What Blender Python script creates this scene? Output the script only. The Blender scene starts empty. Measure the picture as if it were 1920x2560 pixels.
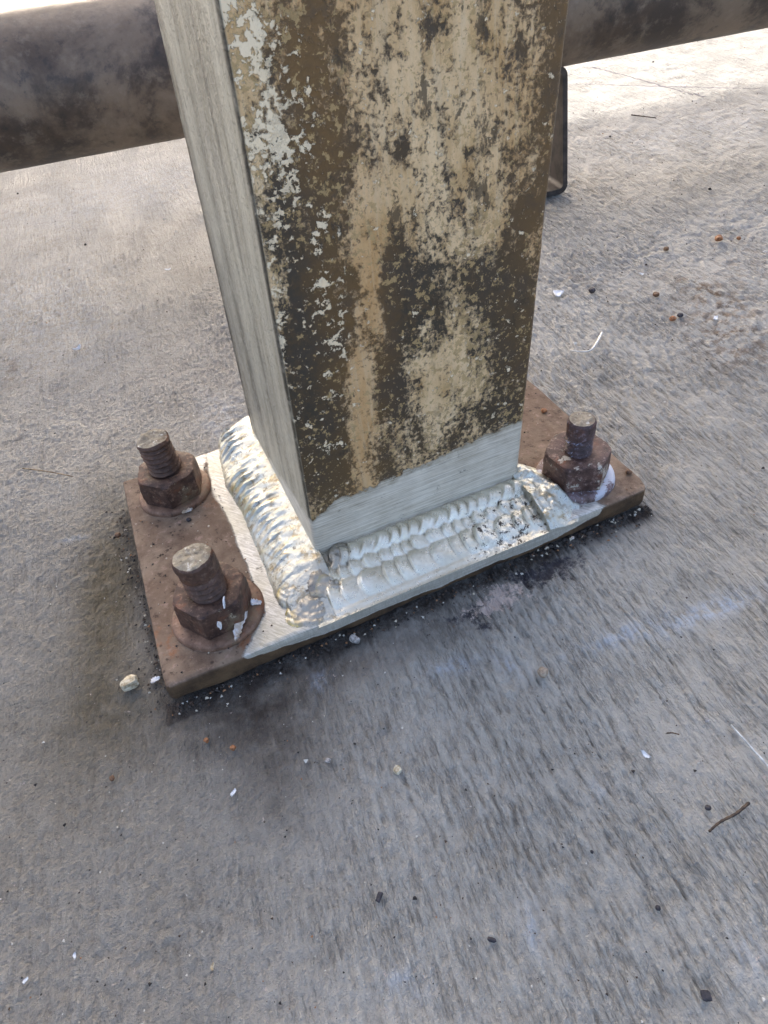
import bpy, bmesh, math, random
import numpy as np
from mathutils import Matrix, Vector
S = bpy.context.scene
random.seed(7)

# ------------------------------------------------------------------ camera
CP = np.array([0.052295, -0.224090, 0.309737]); FPX = 1710.495
def rotvec(r):
    a = np.linalg.norm(r); k = r / a
    K = np.array([[0, -k[2], k[1]], [k[2], 0, -k[0]], [-k[1], k[0], 0]])
    return np.eye(3) + np.sin(a) * K + (1 - np.cos(a)) * K @ K
RC = rotvec(np.array([0.798995, -0.079208, -0.435646]))
cd = bpy.data.cameras.new('camera'); cam = bpy.data.objects.new('camera', cd); S.collection.objects.link(cam)
M = Matrix.Identity(4)
for i in range(3):
    for j in range(3): M[i][j] = float(RC[i, j])
    M[i][3] = float(CP[i])
cam.matrix_world = M
cd.sensor_fit = 'HORIZONTAL'; cd.sensor_width = 36; cd.lens = 36 * FPX / 1920
cd.clip_start = 0.01; cd.clip_end = 500
S.camera = cam
S.render.resolution_x = 768; S.render.resolution_y = 1024
def proj(P):
    q = (np.asarray(P, float) - CP) @ RC
    return 960 + FPX * q[..., 0] / -q[..., 2], 1280 - FPX * q[..., 1] / -q[..., 2]
def at(u, v, z=0.0):
    d = RC @ np.array([(u - 960) / FPX, -(v - 1280) / FPX, -1]); s = (z - CP[2]) / d[2]
    return CP + s * d

# ------------------------------------------------------------------ light
SUN_EL, SUN_ROT = 30.0, 8.5
w = bpy.data.worlds.new('World'); S.world = w; w.use_nodes = True
nt = w.node_tree; bg = nt.nodes['Background']
sky = nt.nodes.new('ShaderNodeTexSky'); sky.sky_type = 'NISHITA'; sky.sun_disc = False
sky.sun_elevation = math.radians(SUN_EL); sky.sun_rotation = math.radians(SUN_ROT)
sky.air_density = 0.7; sky.dust_density = 6.0; sky.ozone_density = 0.3
nt.links.new(sky.outputs[0], bg.inputs[0]); bg.inputs[1].default_value = 0.15
sd = bpy.data.lights.new('sun', 'SUN'); sun = bpy.data.objects.new('sun', sd); S.collection.objects.link(sun)
sd.energy = 2.0; sd.angle = math.radians(0.5); sd.color = (1, 0.96, 0.91)
e, a = math.radians(SUN_EL), math.radians(SUN_ROT)
SD = Vector((math.sin(a) * math.cos(e), math.cos(a) * math.cos(e), math.sin(e)))
sun.rotation_euler = SD.to_track_quat('Z', 'Y').to_euler()
S.view_settings.view_transform = 'Standard'; S.view_settings.look = 'None'
S.view_settings.exposure = 2.02; S.view_settings.gamma = 1; S.view_settings.use_curve_mapping = False

# ------------------------------------------------------------------ helpers
def lin(r, g, b, k=1.0):
    f = lambda c: ((c / 255 + .055) / 1.055) ** 2.4 if c > 10 else c / 255 / 12.92
    return (f(r) * k, f(g) * k, f(b) * k, 1)
def hsh(i, j, k):
    n = (i * 73856093) ^ (j * 19349663) ^ (k * 83492791)
    n = (n ^ (n >> 13)) & 0x7fffffff
    n = (n * (n * n * 15731 % 2147483647 + 789221) + 1376312589) & 0x7fffffff
    return n / 0x7fffffff
def vnoise(P):
    P = np.asarray(P, float); I = np.floor(P).astype(np.int64); F = P - I; F = F * F * (3 - 2 * F)
    I = I & 1023; o = 0
    for a_ in (0, 1):
        for b_ in (0, 1):
            for c_ in (0, 1):
                wgt = (F[..., 0] if a_ else 1 - F[..., 0]) * (F[..., 1] if b_ else 1 - F[..., 1]) * (F[..., 2] if c_ else 1 - F[..., 2])
                o = o + wgt * hsh(I[..., 0] + a_, I[..., 1] + b_, I[..., 2] + c_)
    return o * 2 - 1
def fbm(P, s, octv=4, off=0.0):
    P = np.asarray(P, float) * s + off + 37.3; o = 0; A = 1; T = 0
    for _ in range(octv):
        o = o + A * vnoise(P); T += A; A *= .55; P = P * 2.03 + 11.7
    return o / T
def sst(a_, b_, x):
    t = np.clip((x - a_) / (b_ - a_), 0, 1); return t * t * (3 - 2 * t)
def link(o, parent=None):
    S.collection.objects.link(o)
    if parent is not None: o.parent = parent
    return o
def mesh_np(name, V, F, mat, parent=None, smooth=True, attrs=None):
    me = bpy.data.meshes.new(name)
    V = np.asarray(V, float)
    me.from_pydata(V.tolist(), [], F if isinstance(F, list) else F.tolist())
    me.validate(); 
    if smooth: me.polygons.foreach_set('use_smooth', [True] * len(me.polygons))
    if attrs:
        for n, A in attrs.items():
            ca = me.color_attributes.new(n, 'FLOAT_COLOR', 'POINT')
            A = np.asarray(A, np.float32)
            if A.shape[1] == 3: A = np.hstack([A, np.ones((len(A), 1), np.float32)])
            ca.data.foreach_set('color', A.ravel())
    me.materials.append(mat); me.update()
    return link(bpy.data.objects.new(name, me), parent)
def thing(name, label, cat, loc=(0, 0, 0), group=None):
    o = bpy.data.objects.new(name, None); o.empty_display_size = .02; link(o); o.location = loc
    o['label'] = label; o['category'] = cat
    if group: o['group'] = group
    return o
def tag(o, label, cat, group=None):
    o['label'] = label; o['category'] = cat
    if group: o['group'] = group
    return o
def gridfaces(nr, nc, closed=False):
    F = []
    for i in range(nr - 1):
        for j in range(nc if closed else nc - 1):
            k = (j + 1) % nc
            F.append((i * nc + j, i * nc + k, (i + 1) * nc + k, (i + 1) * nc + j))
    return F

class MT:
    """tiny node-graph helper"""
    def __init__(s, name):
        s.m = bpy.data.materials.new(name); s.m.use_nodes = True; s.t = s.m.node_tree
        s.b = s.t.nodes['Principled BSDF']; s.tc = s.t.nodes.new('ShaderNodeTexCoord')
    def n(s, ty, **kw):
        x = s.t.nodes.new(ty)
        for k, v in kw.items(): setattr(x, k, v)
        return x
    def set(s, sock, v):
        if isinstance(v, bpy.types.NodeSocket): s.t.links.new(v, sock)
        elif v is not None: sock.default_value = v
    def obj(s): return s.tc.outputs['Object']
    def mapv(s, scale=(1, 1, 1), rot=(0, 0, 0), vec=None):
        x = s.n('ShaderNodeMapping'); s.set(x.inputs['Vector'], vec or s.obj())
        x.inputs['Scale'].default_value = scale; x.inputs['Rotation'].default_value = rot; return x.outputs[0]
    def noise(s, scale, detail=4, rough=.55, vec=None, dist=0.0, lac=2.0):
        x = s.n('ShaderNodeTexNoise'); s.set(x.inputs['Vector'], vec or s.obj())
        x.inputs['Scale'].default_value = scale; x.inputs['Detail'].default_value = detail
        x.inputs['Roughness'].default_value = rough; x.inputs['Distortion'].default_value = dist
        x.inputs['Lacunarity'].default_value = lac
        return x.outputs['Fac']
    def vor(s, scale, vec=None, feature='F1', out='Distance', rnd=1):
        x = s.n('ShaderNodeTexVoronoi', feature=feature); s.set(x.inputs['Vector'], vec or s.obj())
        x.inputs['Scale'].default_value = scale; x.inputs['Randomness'].default_value = rnd; return x.outputs[out]
    def math(s, op, a_, b_=None, c_=None, clamp=False):
        x = s.n('ShaderNodeMath', operation=op, use_clamp=clamp)
        s.set(x.inputs[0], a_); s.set(x.inputs[1], b_)
        if c_ is not None: s.set(x.inputs[2], c_)
        return x.outputs[0]
    def ramp(s, v, lo, hi, a_=0.0, b_=1.0):
        x = s.n('ShaderNodeMapRange', interpolation_type='SMOOTHSTEP'); s.set(x.inputs[0], v)
        x.inputs[1].default_value = lo; x.inputs[2].default_value = hi; x.inputs[3].default_value = a_; x.inputs[4].default_value = b_
        return x.outputs[0]
    def mix(s, f, a_, b_, mode='MIX'):
        x = s.n('ShaderNodeMix', data_type='RGBA', blend_type=mode)
        s.set(x.inputs[0], f); s.set(x.inputs[6], a_); s.set(x.inputs[7], b_); return x.outputs[2]
    def attr(s, name):
        x = s.n('ShaderNodeAttribute', attribute_name=name)
        y = s.n('ShaderNodeSeparateColor'); s.t.links.new(x.outputs['Color'], y.inputs[0])
        return y.outputs[0], y.outputs[1], y.outputs[2], x.outputs['Alpha']
    def bump(s, h, dist, strength=1.0, prev=None):
        x = s.n('ShaderNodeBump'); s.set(x.inputs['Height'], h); x.inputs['Distance'].default_value = dist
        x.inputs['Strength'].default_value = strength
        if prev is not None: s.t.links.new(prev, x.inputs['Normal'])
        return x.outputs[0]
    def out(s, col, rough=.7, metal=0.0, normal=None, spec=.5):
        s.set(s.b.inputs['Base Color'], col); s.set(s.b.inputs['Roughness'], rough); s.set(s.b.inputs['Metallic'], metal)
        s.b.inputs['Specular IOR Level'].default_value = spec
        if normal is not None: s.t.links.new(normal, s.b.inputs['Normal'])
        return s.m

# ------------------------------------------------------------------ materials
TP = 0.0144                                 # plate thickness
BROOM = math.atan2(0.995, 0.0999)           # direction of the broom finish

def mat_ground():
    g = MT('broomed_concrete')
    dirt_shade, chalk, olive, burn = g.attr('stain_shade')
    rustd, eff, slab_tone, rough_a = g.attr('stain_relief')
    bc = g.mapv(rot=(0, 0, -BROOM))
    amt = rough_a
    wv = g.mix(.0035, bc, g.n('ShaderNodeTexNoise').outputs['Color'], 'ADD')
    f1 = g.noise(1, 2, .6, g.mapv((110, 620, 180), vec=wv), .25)
    f2 = g.noise(1, 2, .6, g.mapv((330, 1250, 400), vec=wv), .2)
    pit = g.noise(560, 4, .7)
    big = g.noise(6, 5, .6); mid = g.noise(28, 5, .6)
    f0 = g.noise(1, 1, .5, g.mapv((16, 330, 180), vec=wv))
    fx_ = g.math('ADD', g.math('MULTIPLY', g.math('SUBTRACT', f1, .5), .60), g.math('MULTIPLY', g.math('SUBTRACT', f2, .5), .42))
    fx_ = g.math('ADD', fx_, g.math('MULTIPLY', g.math('SUBTRACT', f0, .5), .5))
    rr_ = g.math('MULTIPLY', g.math('ADD', g.math('MULTIPLY', rough_a, .8), .28), g.ramp(g.noise(19, 4, .65), .36, .64, .35, 1.3))
    hc = g.math('ADD', g.math('MULTIPLY', fx_, rr_), g.math('MULTIPLY', g.math('SUBTRACT', pit, .5), g.math('SUBTRACT', .95, g.math('MULTIPLY', rough_a, .55))))
    c = g.mix(g.ramp(big, .35, .68), lin(148, 143, 133), lin(167, 163, 154))
    c = g.mix(g.ramp(mid, .3, .75), c, g.mix(.5, c, lin(178, 175, 168)))
    c = g.mix(g.math('MULTIPLY', rough_a, .5), c, lin(188, 185, 176))  # right side of the slab lightened in colour for its brighter light
    c = g.mix(g.ramp(g.noise(60, 4, .7), .50, .72, 0, .3), c, lin(122, 116, 106))
    ht = g.math('ADD', hc, g.math('MULTIPLY', g.math('SUBTRACT', slab_tone, .5), .24))
    c = g.mix(g.ramp(ht, -.01, -.17, 0, .34), c, lin(84, 80, 74))  # grooves darkened, ridges lightened below: colour standing in for relief shading
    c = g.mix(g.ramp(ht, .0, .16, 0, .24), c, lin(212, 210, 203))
    c = g.mix(g.ramp(pit, .63, .70, 0, .45), c, lin(74, 66, 58))
    # stains, with painted shade mixed into the olive and dirt colours
    n5 = g.noise(70, 6, .7)
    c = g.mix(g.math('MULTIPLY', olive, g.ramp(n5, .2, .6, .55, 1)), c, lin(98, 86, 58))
    c = g.mix(g.math('MULTIPLY', dirt_shade, g.ramp(n5, .2, .65, .5, 1)), c, lin(70, 62, 56))
    c = g.mix(g.math('MULTIPLY', rustd, g.ramp(g.noise(85, 6, .7), .45, .62)), c, lin(112, 92, 72))
    c = g.mix(g.math('MULTIPLY', chalk, g.ramp(g.math('ADD', g.noise(160, 7, .8), g.math('MULTIPLY', g.math('SUBTRACT', slab_tone, .5), .4)), .38, .66, 0, .8)), c, lin(190, 204, 222))
    bm = g.ramp(g.math('ADD', g.math('MULTIPLY', burn, .8), g.math('MULTIPLY', g.math('SUBTRACT', g.noise(130, 7, .8), .5), 3.2)), .30, .85)
    c = g.mix(g.math('MULTIPLY', bm, .85), c, lin(44, 42, 56))
    em = g.ramp(g.math('ADD', eff, g.math('MULTIPLY', g.math('SUBTRACT', g.noise(210, 7, .8), .5), 3.6)), .45, .75)
    c = g.mix(em, c, lin(214, 198, 188))
    # thin dark lines across the far slab
    for (u0, v0, u1, v1) in ((1478, 165, 1760, 240), (1440, 208, 1900, 220)):
        A, B = at(u0, v0), at(u1, v1)
        L = float(np.hypot(*(B - A)[:2])); an = math.atan2(B[1] - A[1], B[0] - A[0])
        mp = g.n('ShaderNodeMapping', vector_type='TEXTURE'); g.set(mp.inputs['Vector'], g.obj())
        mp.inputs['Location'].default_value = (A[0], A[1], 0); mp.inputs['Rotation'].default_value = (0, 0, an)
        sx = g.n('ShaderNodeSeparateXYZ'); g.t.links.new(mp.outputs[0], sx.inputs[0])
        yy = g.math('ADD', sx.outputs[1], g.math('MULTIPLY', g.math('SUBTRACT', g.noise(14, 3), .5), .012))
        ln = g.ramp(g.math('ABSOLUTE', yy), .0012, .0032, 1, 0)
        inr = g.math('MULTIPLY', g.math('GREATER_THAN', sx.outputs[0], 0.0), g.math('LESS_THAN', sx.outputs[0], L))
        c = g.mix(g.math('MULTIPLY', g.math('MULTIPLY', ln, inr), .75), c, lin(92, 88, 98))
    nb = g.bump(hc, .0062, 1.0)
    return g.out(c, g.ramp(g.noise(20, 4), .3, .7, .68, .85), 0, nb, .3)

def mat_post():
    g = MT('weathered_post_metal')
    beige, white, warm, clean = g.attr('face')      # front face masks
    side, strip, _, _ = g.attr('zone')              # side face mask
    st = g.mapv((1, 1, .45))
    nA = g.noise(120, 8, .7, st, 0.2)
    nB = g.noise(420, 5, .65, None, .3)
    nC = g.noise(34, 6, .65, st)
    comb = g.math('ADD', g.math('MULTIPLY', nA, .62), g.math('MULTIPLY', nB, .38))
    comb = g.math('ADD', g.math('MULTIPLY', comb, .8), g.math('MULTIPLY', nC, .2))
    soft = g.math('ADD', g.math('MULTIPLY', g.math('SUBTRACT', g.math('ADD', g.math('MULTIPLY', nC, .5), g.math('MULTIPLY', nA, .5)), .5), 2.7), beige)
    k = g.math('ADD', soft, g.math('MULTIPLY', g.math('SUBTRACT', nB, .5), 1.6))
    bm = g.ramp(k, .26, .60)
    dark = g.mix(warm, lin(60, 55, 46), lin(116, 88, 50))
    dark = g.mix(g.ramp(nB, .40, .62, 0, .55), dark, lin(92, 72, 46))
    dark = g.mix(g.ramp(g.noise(55, 5, .65), .45, .65, 0, .5), dark, lin(66, 60, 54))
    tan = g.mix(g.ramp(g.noise(60, 6, .7, st), .3, .7), lin(186, 152, 102), lin(232, 204, 160))
    tan = g.mix(g.math('MULTIPLY', warm, .6), tan, lin(178, 126, 62))
    tan = g.mix(g.ramp(g.noise(1, 3, .6, g.mapv((500, 500, 25))), .48, .7, 0, .35), tan, lin(206, 188, 156))
    tan = g.mix(g.ramp(g.noise(75, 8, .75, st, .2), .57, .66, 0, .5), tan, lin(112, 94, 64))
    tan = g.mix(g.ramp(g.noise(310, 6, .75), .55, .66, 0, .7), tan, lin(84, 70, 48))
    c = g.mix(bm, dark, tan)
    flk = g.math('ADD', g.noise(300, 5, .7, dist=.2), g.math('MULTIPLY', g.math('SUBTRACT', nC, .5), .5))
    c = g.mix(g.ramp(flk, .565, .60, 0, .85), c, lin(176, 150, 104))
    dsp = g.math('ADD', g.noise(95, 4, .6, st, .3), g.math('MULTIPLY', g.math('SUBTRACT', nB, .5), .35))
    c = g.mix(g.ramp(dsp, .63, .68, 0, .8), c, lin(64, 54, 40))
    kw = g.math('ADD', g.math('MULTIPLY', g.math('SUBTRACT', g.noise(175, 6, .62, dist=.3), .5), 3.4), g.math('ADD', white, g.math('MULTIPLY', g.math('SUBTRACT', nB, .5), 3.2)))
    wm = g.ramp(kw, .64, .80)
    c = g.mix(wm, c, g.mix(g.noise(90, 4), lin(226, 204, 166), lin(248, 232, 200)))
    # side face: long pale and grey-green streaks
    s1 = g.noise(1, 7, .7, g.mapv((75, 75, 9)), .5)
    s2 = g.noise(1, 6, .7, g.mapv((330, 330, 45)), .3)
    s3 = g.noise(150, 6, .7, g.mapv((1, 1, .3)))
    sm = g.math('ADD', g.math('MULTIPLY', s1, .78), g.math('MULTIPLY', s2, .22))
    wide = g.noise(1, 3, .5, g.mapv((30, 55, 2.2)), .2)
    sm = g.math('ADD', g.math('MULTIPLY', sm, .55), g.math('MULTIPLY', wide, .45))
    sc = g.mix(g.ramp(sm, .34, .62), lin(146, 138, 118), lin(198, 190, 168))
    sc = g.mix(g.ramp(s2, .52, .7, 0, .35), sc, lin(170, 160, 128))
    sc = g.mix(g.ramp(g.noise(26, 6, .7, g.mapv((1, 1, .5))), .45, .65, 0, .45), sc, lin(150, 144, 132))
    sc = g.mix(g.ramp(s3, .60, .70, 0, .6), sc, lin(78, 74, 62))
    sc = g.mix(g.ramp(g.vor(120), .03, .07, .8, 0), sc, lin(50, 45, 40))
    sc = g.mix(g.math('MULTIPLY', strip, g.ramp(g.noise(60, 5, .7), .25, .55)), sc, lin(62, 54, 40))
    c = g.mix(side, c, sc)
    # ground-clean aluminium band above the weld
    kc = g.math('ADD', clean, g.math('MULTIPLY', g.math('SUBTRACT', g.noise(110, 7, .75), .5), 1.1))
    kc = g.math('ADD', kc, g.math('MULTIPLY', g.math('SUBTRACT', g.noise(1, 4, .6, g.mapv((30, 30, 1100), rot=(0, .36, 0))), .5), .30))
    cm = g.ramp(kc, .46, .54)
    al = g.mix(g.ramp(g.noise(40, 5, .65), .3, .7), lin(176, 166, 146), lin(208, 200, 182))
    al = g.mix(g.ramp(g.noise(1, 4, .6, g.mapv((28, 28, 1700), rot=(0, .36, 0))), .42, .60, 0, .55), al, lin(232, 226, 212))
    al = g.mix(g.ramp(g.noise(70, 7, .8), .61, .70, 0, .75), al, lin(92, 88, 80))
    al = g.mix(g.ramp(kc, .80, .50, 0, .5), al, lin(128, 116, 92))
    al = g.mix(g.ramp(g.noise(1, 4, .7, g.mapv((45, 45, 1300), rot=(0, .36, 0))), .54, .66, 0, .5), al, lin(116, 108, 94))
    c = g.mix(cm, c, al)
    h = g.math('ADD', g.math('MULTIPLY', bm, .5), g.math('MULTIPLY', wm, .7))
    h = g.math('ADD', h, g.math('MULTIPLY', nB, .5))
    h = g.mix(cm, h, g.math('MULTIPLY', g.noise(1, 4, .6, g.mapv((28, 28, 1700), rot=(0, .36, 0))), .2))
    nb = g.bump(h, .0007, .9)
    ro = g.mix(cm, g.mix(bm, (.38,) * 4, (.62,) * 4), (.42,) * 4)
    me = 0.0
    return g.out(c, ro, me, nb, .4)

def mat_plate():
    g = MT('rusted_plate_steel')
    clean, edge, pit, _ = g.attr('zone')
    n1 = g.noise(55, 7, .7); n2 = g.noise(190, 6, .72); n3 = g.noise(22, 4, .6)
    c = g.mix(g.ramp(n1, .32, .68), lin(98, 80, 66), lin(138, 120, 102))
    c = g.mix(g.ramp(n3, .4, .65, 0, .5), c, lin(120, 98, 80))
    c = g.mix(g.ramp(n2, .54, .7, 0, .6), c, lin(168, 142, 128))
    c = g.mix(g.ramp(n2, .44, .32, 0, .8), c, lin(52, 38, 32))
    c = g.mix(g.ramp(g.vor(95), .05, .13, .75, 0), c, lin(44, 34, 30))
    c = g.mix(g.ramp(g.noise(38, 5, .7), .6, .7, 0, .6), c, lin(142, 88, 50))
    ce = g.mix(g.ramp(n1, .3, .7), lin(58, 44, 32), lin(104, 82, 58))
    c = g.mix(edge, c, ce)
    ang = g.mapv((1, 1, 1), rot=(0, 0, .9))
    scr = g.noise(1, 6, .75, g.mapv((130, 900, 200), vec=ang), .8)
    scr2 = g.noise(1, 3, .6, g.mapv((30, 500, 900)))
    al = g.mix(g.ramp(scr, .38, .62), lin(164, 160, 150), lin(216, 214, 208))
    al = g.mix(g.ramp(g.noise(30, 5, .6), .45, .65, 0, .4), al, lin(176, 170, 146))
    al = g.mix(g.math('MULTIPLY', edge, g.ramp(scr2, .42, .56, .55, 0)), al, lin(128, 122, 108))
    al = g.mix(g.math('MULTIPLY', edge, .5), al, lin(214, 208, 190))
    al = g.mix(g.ramp(g.noise(120, 7, .8), .62, .69, 0, .85), al, lin(62, 56, 48))
    k = g.math('ADD', clean, g.math('MULTIPLY', g.math('SUBTRACT', g.noise(120, 7, .75), .5), .9))
    cm = g.ramp(k, .36, .68)
    c = g.mix(cm, c, al)
    h = g.math('ADD', n2, g.math('MULTIPLY', n1, .6))
    h = g.mix(cm, h, g.math('MULTIPLY', scr, .3))
    nb = g.bump(h, .0011, .9)
    return g.out(c, g.mix(cm, (.85,) * 4, (.45,) * 4), g.math('MULTIPLY', cm, .35), nb, .35)

def mat_weld():
    g = MT('weld_metal')
    blue, grey, gold, por = g.attr('zone')
    n1 = g.noise(45, 5, .65); n2 = g.noise(220, 6, .7)
    c = g.mix(g.ramp(n1, .3, .7), lin(220, 210, 186), lin(248, 242, 224))
    c = g.mix(g.ramp(g.noise(95, 6, .7), .55, .7, 0, .5), c, lin(158, 148, 124))
    c = g.mix(g.math('MULTIPLY', blue, g.ramp(g.noise(80, 5, .7), .3, .6, .3, 1)), c, lin(190, 194, 186))
    c = g.mix(g.math('MULTIPLY', blue, g.ramp(g.noise(130, 5, .7, dist=.4), .50, .64, 0, .8)), c, lin(150, 128, 84))
    c = g.mix(g.math('MULTIPLY', blue, g.ramp(g.noise(210, 6, .75), .58, .66, 0, .8)), c, lin(84, 74, 58))
    c = g.mix(g.math('MULTIPLY', gold, g.ramp(g.noise(70, 5, .7), .42, .58)), c, lin(206, 186, 110))
    c = g.mix(g.math('MULTIPLY', grey, g.ramp(g.noise(60, 6, .7), .3, .62, .65, 1)), c, lin(142, 134, 122))
    bl = g.math('ADD', g.math('MULTIPLY', por, .095), g.noise(230, 7, .8))
    c = g.mix(g.ramp(bl, .63, .67), c, lin(70, 62, 54))
    c = g.mix(g.ramp(g.vor(75), .03, .06, .9, 0), c, lin(50, 44, 38))
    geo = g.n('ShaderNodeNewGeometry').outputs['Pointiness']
    c = g.mix(g.ramp(geo, .485, .42, 0, .55), c, lin(104, 88, 56))  # creases between ripples darkened in the colour, as painted shade
    nb = g.bump(g.math('ADD', n2, g.math('MULTIPLY', g.noise(700, 3, .6), .4)), .0007, .7)
    return g.out(c, g.ramp(n2, .3, .7, .24, .44), .6, nb, .6)

def mat_rust(name, c1, c2, c3, pale=None, pamt=0.0):
    g = MT(name)
    n1 = g.noise(95, 6, .7); n2 = g.noise(330, 6, .72)
    c = g.mix(g.ramp(n1, .32, .66), c1, c2)
    c = g.mix(g.ramp(n2, .52, .68, 0, .7), c, c3)
    c = g.mix(g.ramp(n2, .44, .32, 0, .8), c, lin(32, 24, 22))
    c = g.mix(g.ramp(g.noise(55, 6, .7), .52, .68, 0, .55), c, lin(128, 74, 40))
    c = g.mix(g.ramp(g.noise(38, 6, .7), .54, .66, 0, .6), c, lin(126, 112, 88))
    if pale: c = g.mix(g.ramp(g.noise(70, 6, .75), .66 - pamt, .70 - pamt), c, pale)
    nb = g.bump(g.math('ADD', n2, n1), .0005, .8)
    return g.out(c, .58, .15, nb, .5)

def mat_plain(name, c1, c2, scale=400, rough=.7, metal=0.0, bd=.0004):
    g = MT(name); n1 = g.noise(scale, 5, .65)
    return g.out(g.mix(g.ramp(n1, .35, .65), c1, c2), rough, metal, g.bump(n1, bd, .8))

def mat_pipe():
    g = MT('grimy_pipe_steel')
    n1 = g.noise(14, 7, .68, dist=.3); n2 = g.noise(60, 7, .72)
    c = g.mix(g.ramp(n1, .40, .58), lin(66, 58, 52), lin(122, 108, 92))
    c = g.mix(g.ramp(g.noise(9, 6, .7), .5, .68, 0, .6), c, lin(92, 76, 60))
    c = g.mix(g.ramp(n2, .5, .66, 0, .45), c, lin(142, 130, 114))
    c = g.mix(g.ramp(n2, .46, .34, 0, .6), c, lin(48, 45, 44))
    return g.out(c, g.ramp(n2, .3, .7, .42, .6), .1, g.bump(n2, .0006, .5), .5)

M_ground = mat_ground(); M_post = mat_post(); M_plate = mat_plate(); M_weld = mat_weld(); M_pipe = mat_pipe()

# ------------------------------------------------------------------ the setting
def axis_coords(lo, hi, flo, fhi, step, g=1.35):
    a_ = list(np.arange(flo, fhi + 1e-9, step)); s = step; x = a_[-1]
    while x < hi: s *= (g if s < .012 else 1.35); x += s; a_.append(min(x, hi))
    s = step; x = a_[0]; pre = []
    while x > lo: s *= (g if s < .012 else 1.35); x -= s; pre.append(max(x, lo))
    return np.array(pre[::-1] + a_)
def gau(u, v, cu, cv, su, sv, ang=0.0):
    c_, s_ = math.cos(math.radians(ang)), math.sin(math.radians(ang))
    du, dv = u - cu, v - cv
    return np.exp(-(((du * c_ + dv * s_) / su) ** 2 + ((-du * s_ + dv * c_) / sv) ** 2))
def ground():
    xs = axis_coords(-30, 30, -.12, .36, .00068, 1.008); ys = axis_coords(-30, 30, -.25, .26, .0012, 1.010)
    X, Y = np.meshgrid(xs, ys); V = np.stack([X.ravel(), Y.ravel(), np.zeros(X.size)], 1)
    P = V.copy()
    x, y = P[:, 0], P[:, 1]
    wx, wy = fbm(P, 30, 3) * .0028, fbm(P, 12, 2, 60) * .004
    al = (x + wx) * math.cos(BROOM) + (y + wy) * math.sin(BROOM); ac = -(x + wx) * math.sin(BROOM) + (y + wy) * math.cos(BROOM)
    Q = np.stack([al * 150, ac * 620, 0 * x], 1); Q2 = np.stack([al * 14, ac * 300, 0 * x + 9], 1); Q3 = np.stack([al * 240, ac * 640, 0 * x + 4], 1)
    rel = .42 * np.tanh(2.6 * fbm(Q, 1, 1)) + .22 * np.tanh(2.5 * fbm(Q2, 1, 2)) + .34 * np.tanh(2.6 * fbm(Q3, 1, 1))
    grain = .7 * np.tanh(2 * fbm(P, 520, 1, 3)) + .6 * np.tanh(2 * fbm(P, 240, 2, 8))
    gl = fbm(np.stack([al * 3.0, ac * 95, 0 * x + 2], 1), 1, 1)
    groove = sst(.05, .0, np.abs(gl)) * sst(-.1, .25, fbm(np.stack([al * 8, ac * 22, 0 * x], 1), 1, 2, 5))
    near_ = sst(1.6, .9, np.abs(x)) * sst(1.4, .8, np.abs(y))
    # pixel of the photograph each ground point lies at: only used to place stains and painted shade on the slab
    q = (P - CP) @ RC; ok = q[:, 2] < -.05; zc = np.where(ok, -q[:, 2], 1)
    u = np.where(ok, 960 + FPX * q[:, 0] / zc, -9e3); v = np.where(ok, 1280 - FPX * q[:, 1] / zc, -9e3)
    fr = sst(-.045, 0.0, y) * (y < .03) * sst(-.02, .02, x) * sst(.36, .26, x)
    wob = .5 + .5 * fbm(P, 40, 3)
    dirt_shade = .18 * sst(1500, 300, u + .25 * (v - 1400)) * sst(1150, 1500, v) + .75 * fr * wob + .55 * gau(u, v, 620, 1800, 230, 110, -15) + .5 * gau(u, v, 700, 1950, 120, 160) + .35 * gau(u, v, 1000, 1620, 260, 50, -20)  # shade before the plate and a dimmer left side painted in with dirt
    dirt_shade += .9 * np.exp(-((y + .003) / .006) ** 2) * (x > -.004) * (x < .30) * (.6 + .6 * wob)
    dirt_shade += .6 * np.exp(-((x + .001) / .006) ** 2) * (y > -.01) * (y < .17)
    olive = .9 * gau(u, v, 270, 1470, 95, 270, 8) + .45 * gau(u, v, 300, 1800, 190, 130) + .25 * gau(u, v, 100, 1950, 300, 300)  # post's soft shadow left of the plate painted in with an olive stain
    chalk = sum(k * gau(u, v, *g_) for k, g_ in ((.7, (1130, 1665, 60, 22, -12)), (.6, (1275, 1665, 45, 16, 30)), (.7, (1560, 1585, 140, 24, -20)),
            (.8, (1760, 1530, 120, 26, -24)), (.3, (1490, 1970, 40, 30, 0)), (.5, (1330, 2320, 30, 70, -15)), (.5, (1010, 2460, 60, 50, 0)), (.6, (1850, 1500, 60, 20, -20)),
            (.5, (110, 790, 230, 150, 0)), (.4, (300, 480, 300, 70, -12)), (.3, (1750, 330, 300, 60, -10)), (.35, (1870, 2380, 60, 70, 0)), (.5, (800, 1700, 25, 30, 20)), (.5, (560, 1050, 60, 60, 0)), (.5, (180, 1345, 40, 8, -15))))  # broad upper patches put bluish sky light into the chalk colour
    burn = .95 * gau(u, v, 1340, 1435, 100, 36, -16) + .8 * gau(u, v, 1180, 1530, 70, 22, -18) + .7 * gau(u, v, 1210, 1560, 40, 14, 0) + .5 * gau(u, v, 1420, 1400, 60, 26, -24) + .3 * gau(u, v, 1070, 1560, 60, 16, -18)
    eff = .95 * gau(u, v, 1255, 1487, 60, 40, -14) + .55 * gau(u, v, 1180, 1530, 60, 18, -15) + .3 * gau(u, v, 820, 1690, 30, 26)
    rustd = .9 * gau(u, v, 1830, 830, 140, 90, 25) + .8 * gau(u, v, 1750, 720, 90, 26, 20) + .6 * gau(u, v, 30, 920, 50, 40) + .5 * gau(u, v, 1470, 700, 90, 16, 15) + .4 * gau(u, v, 1870, 660, 70, 60)
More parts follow.
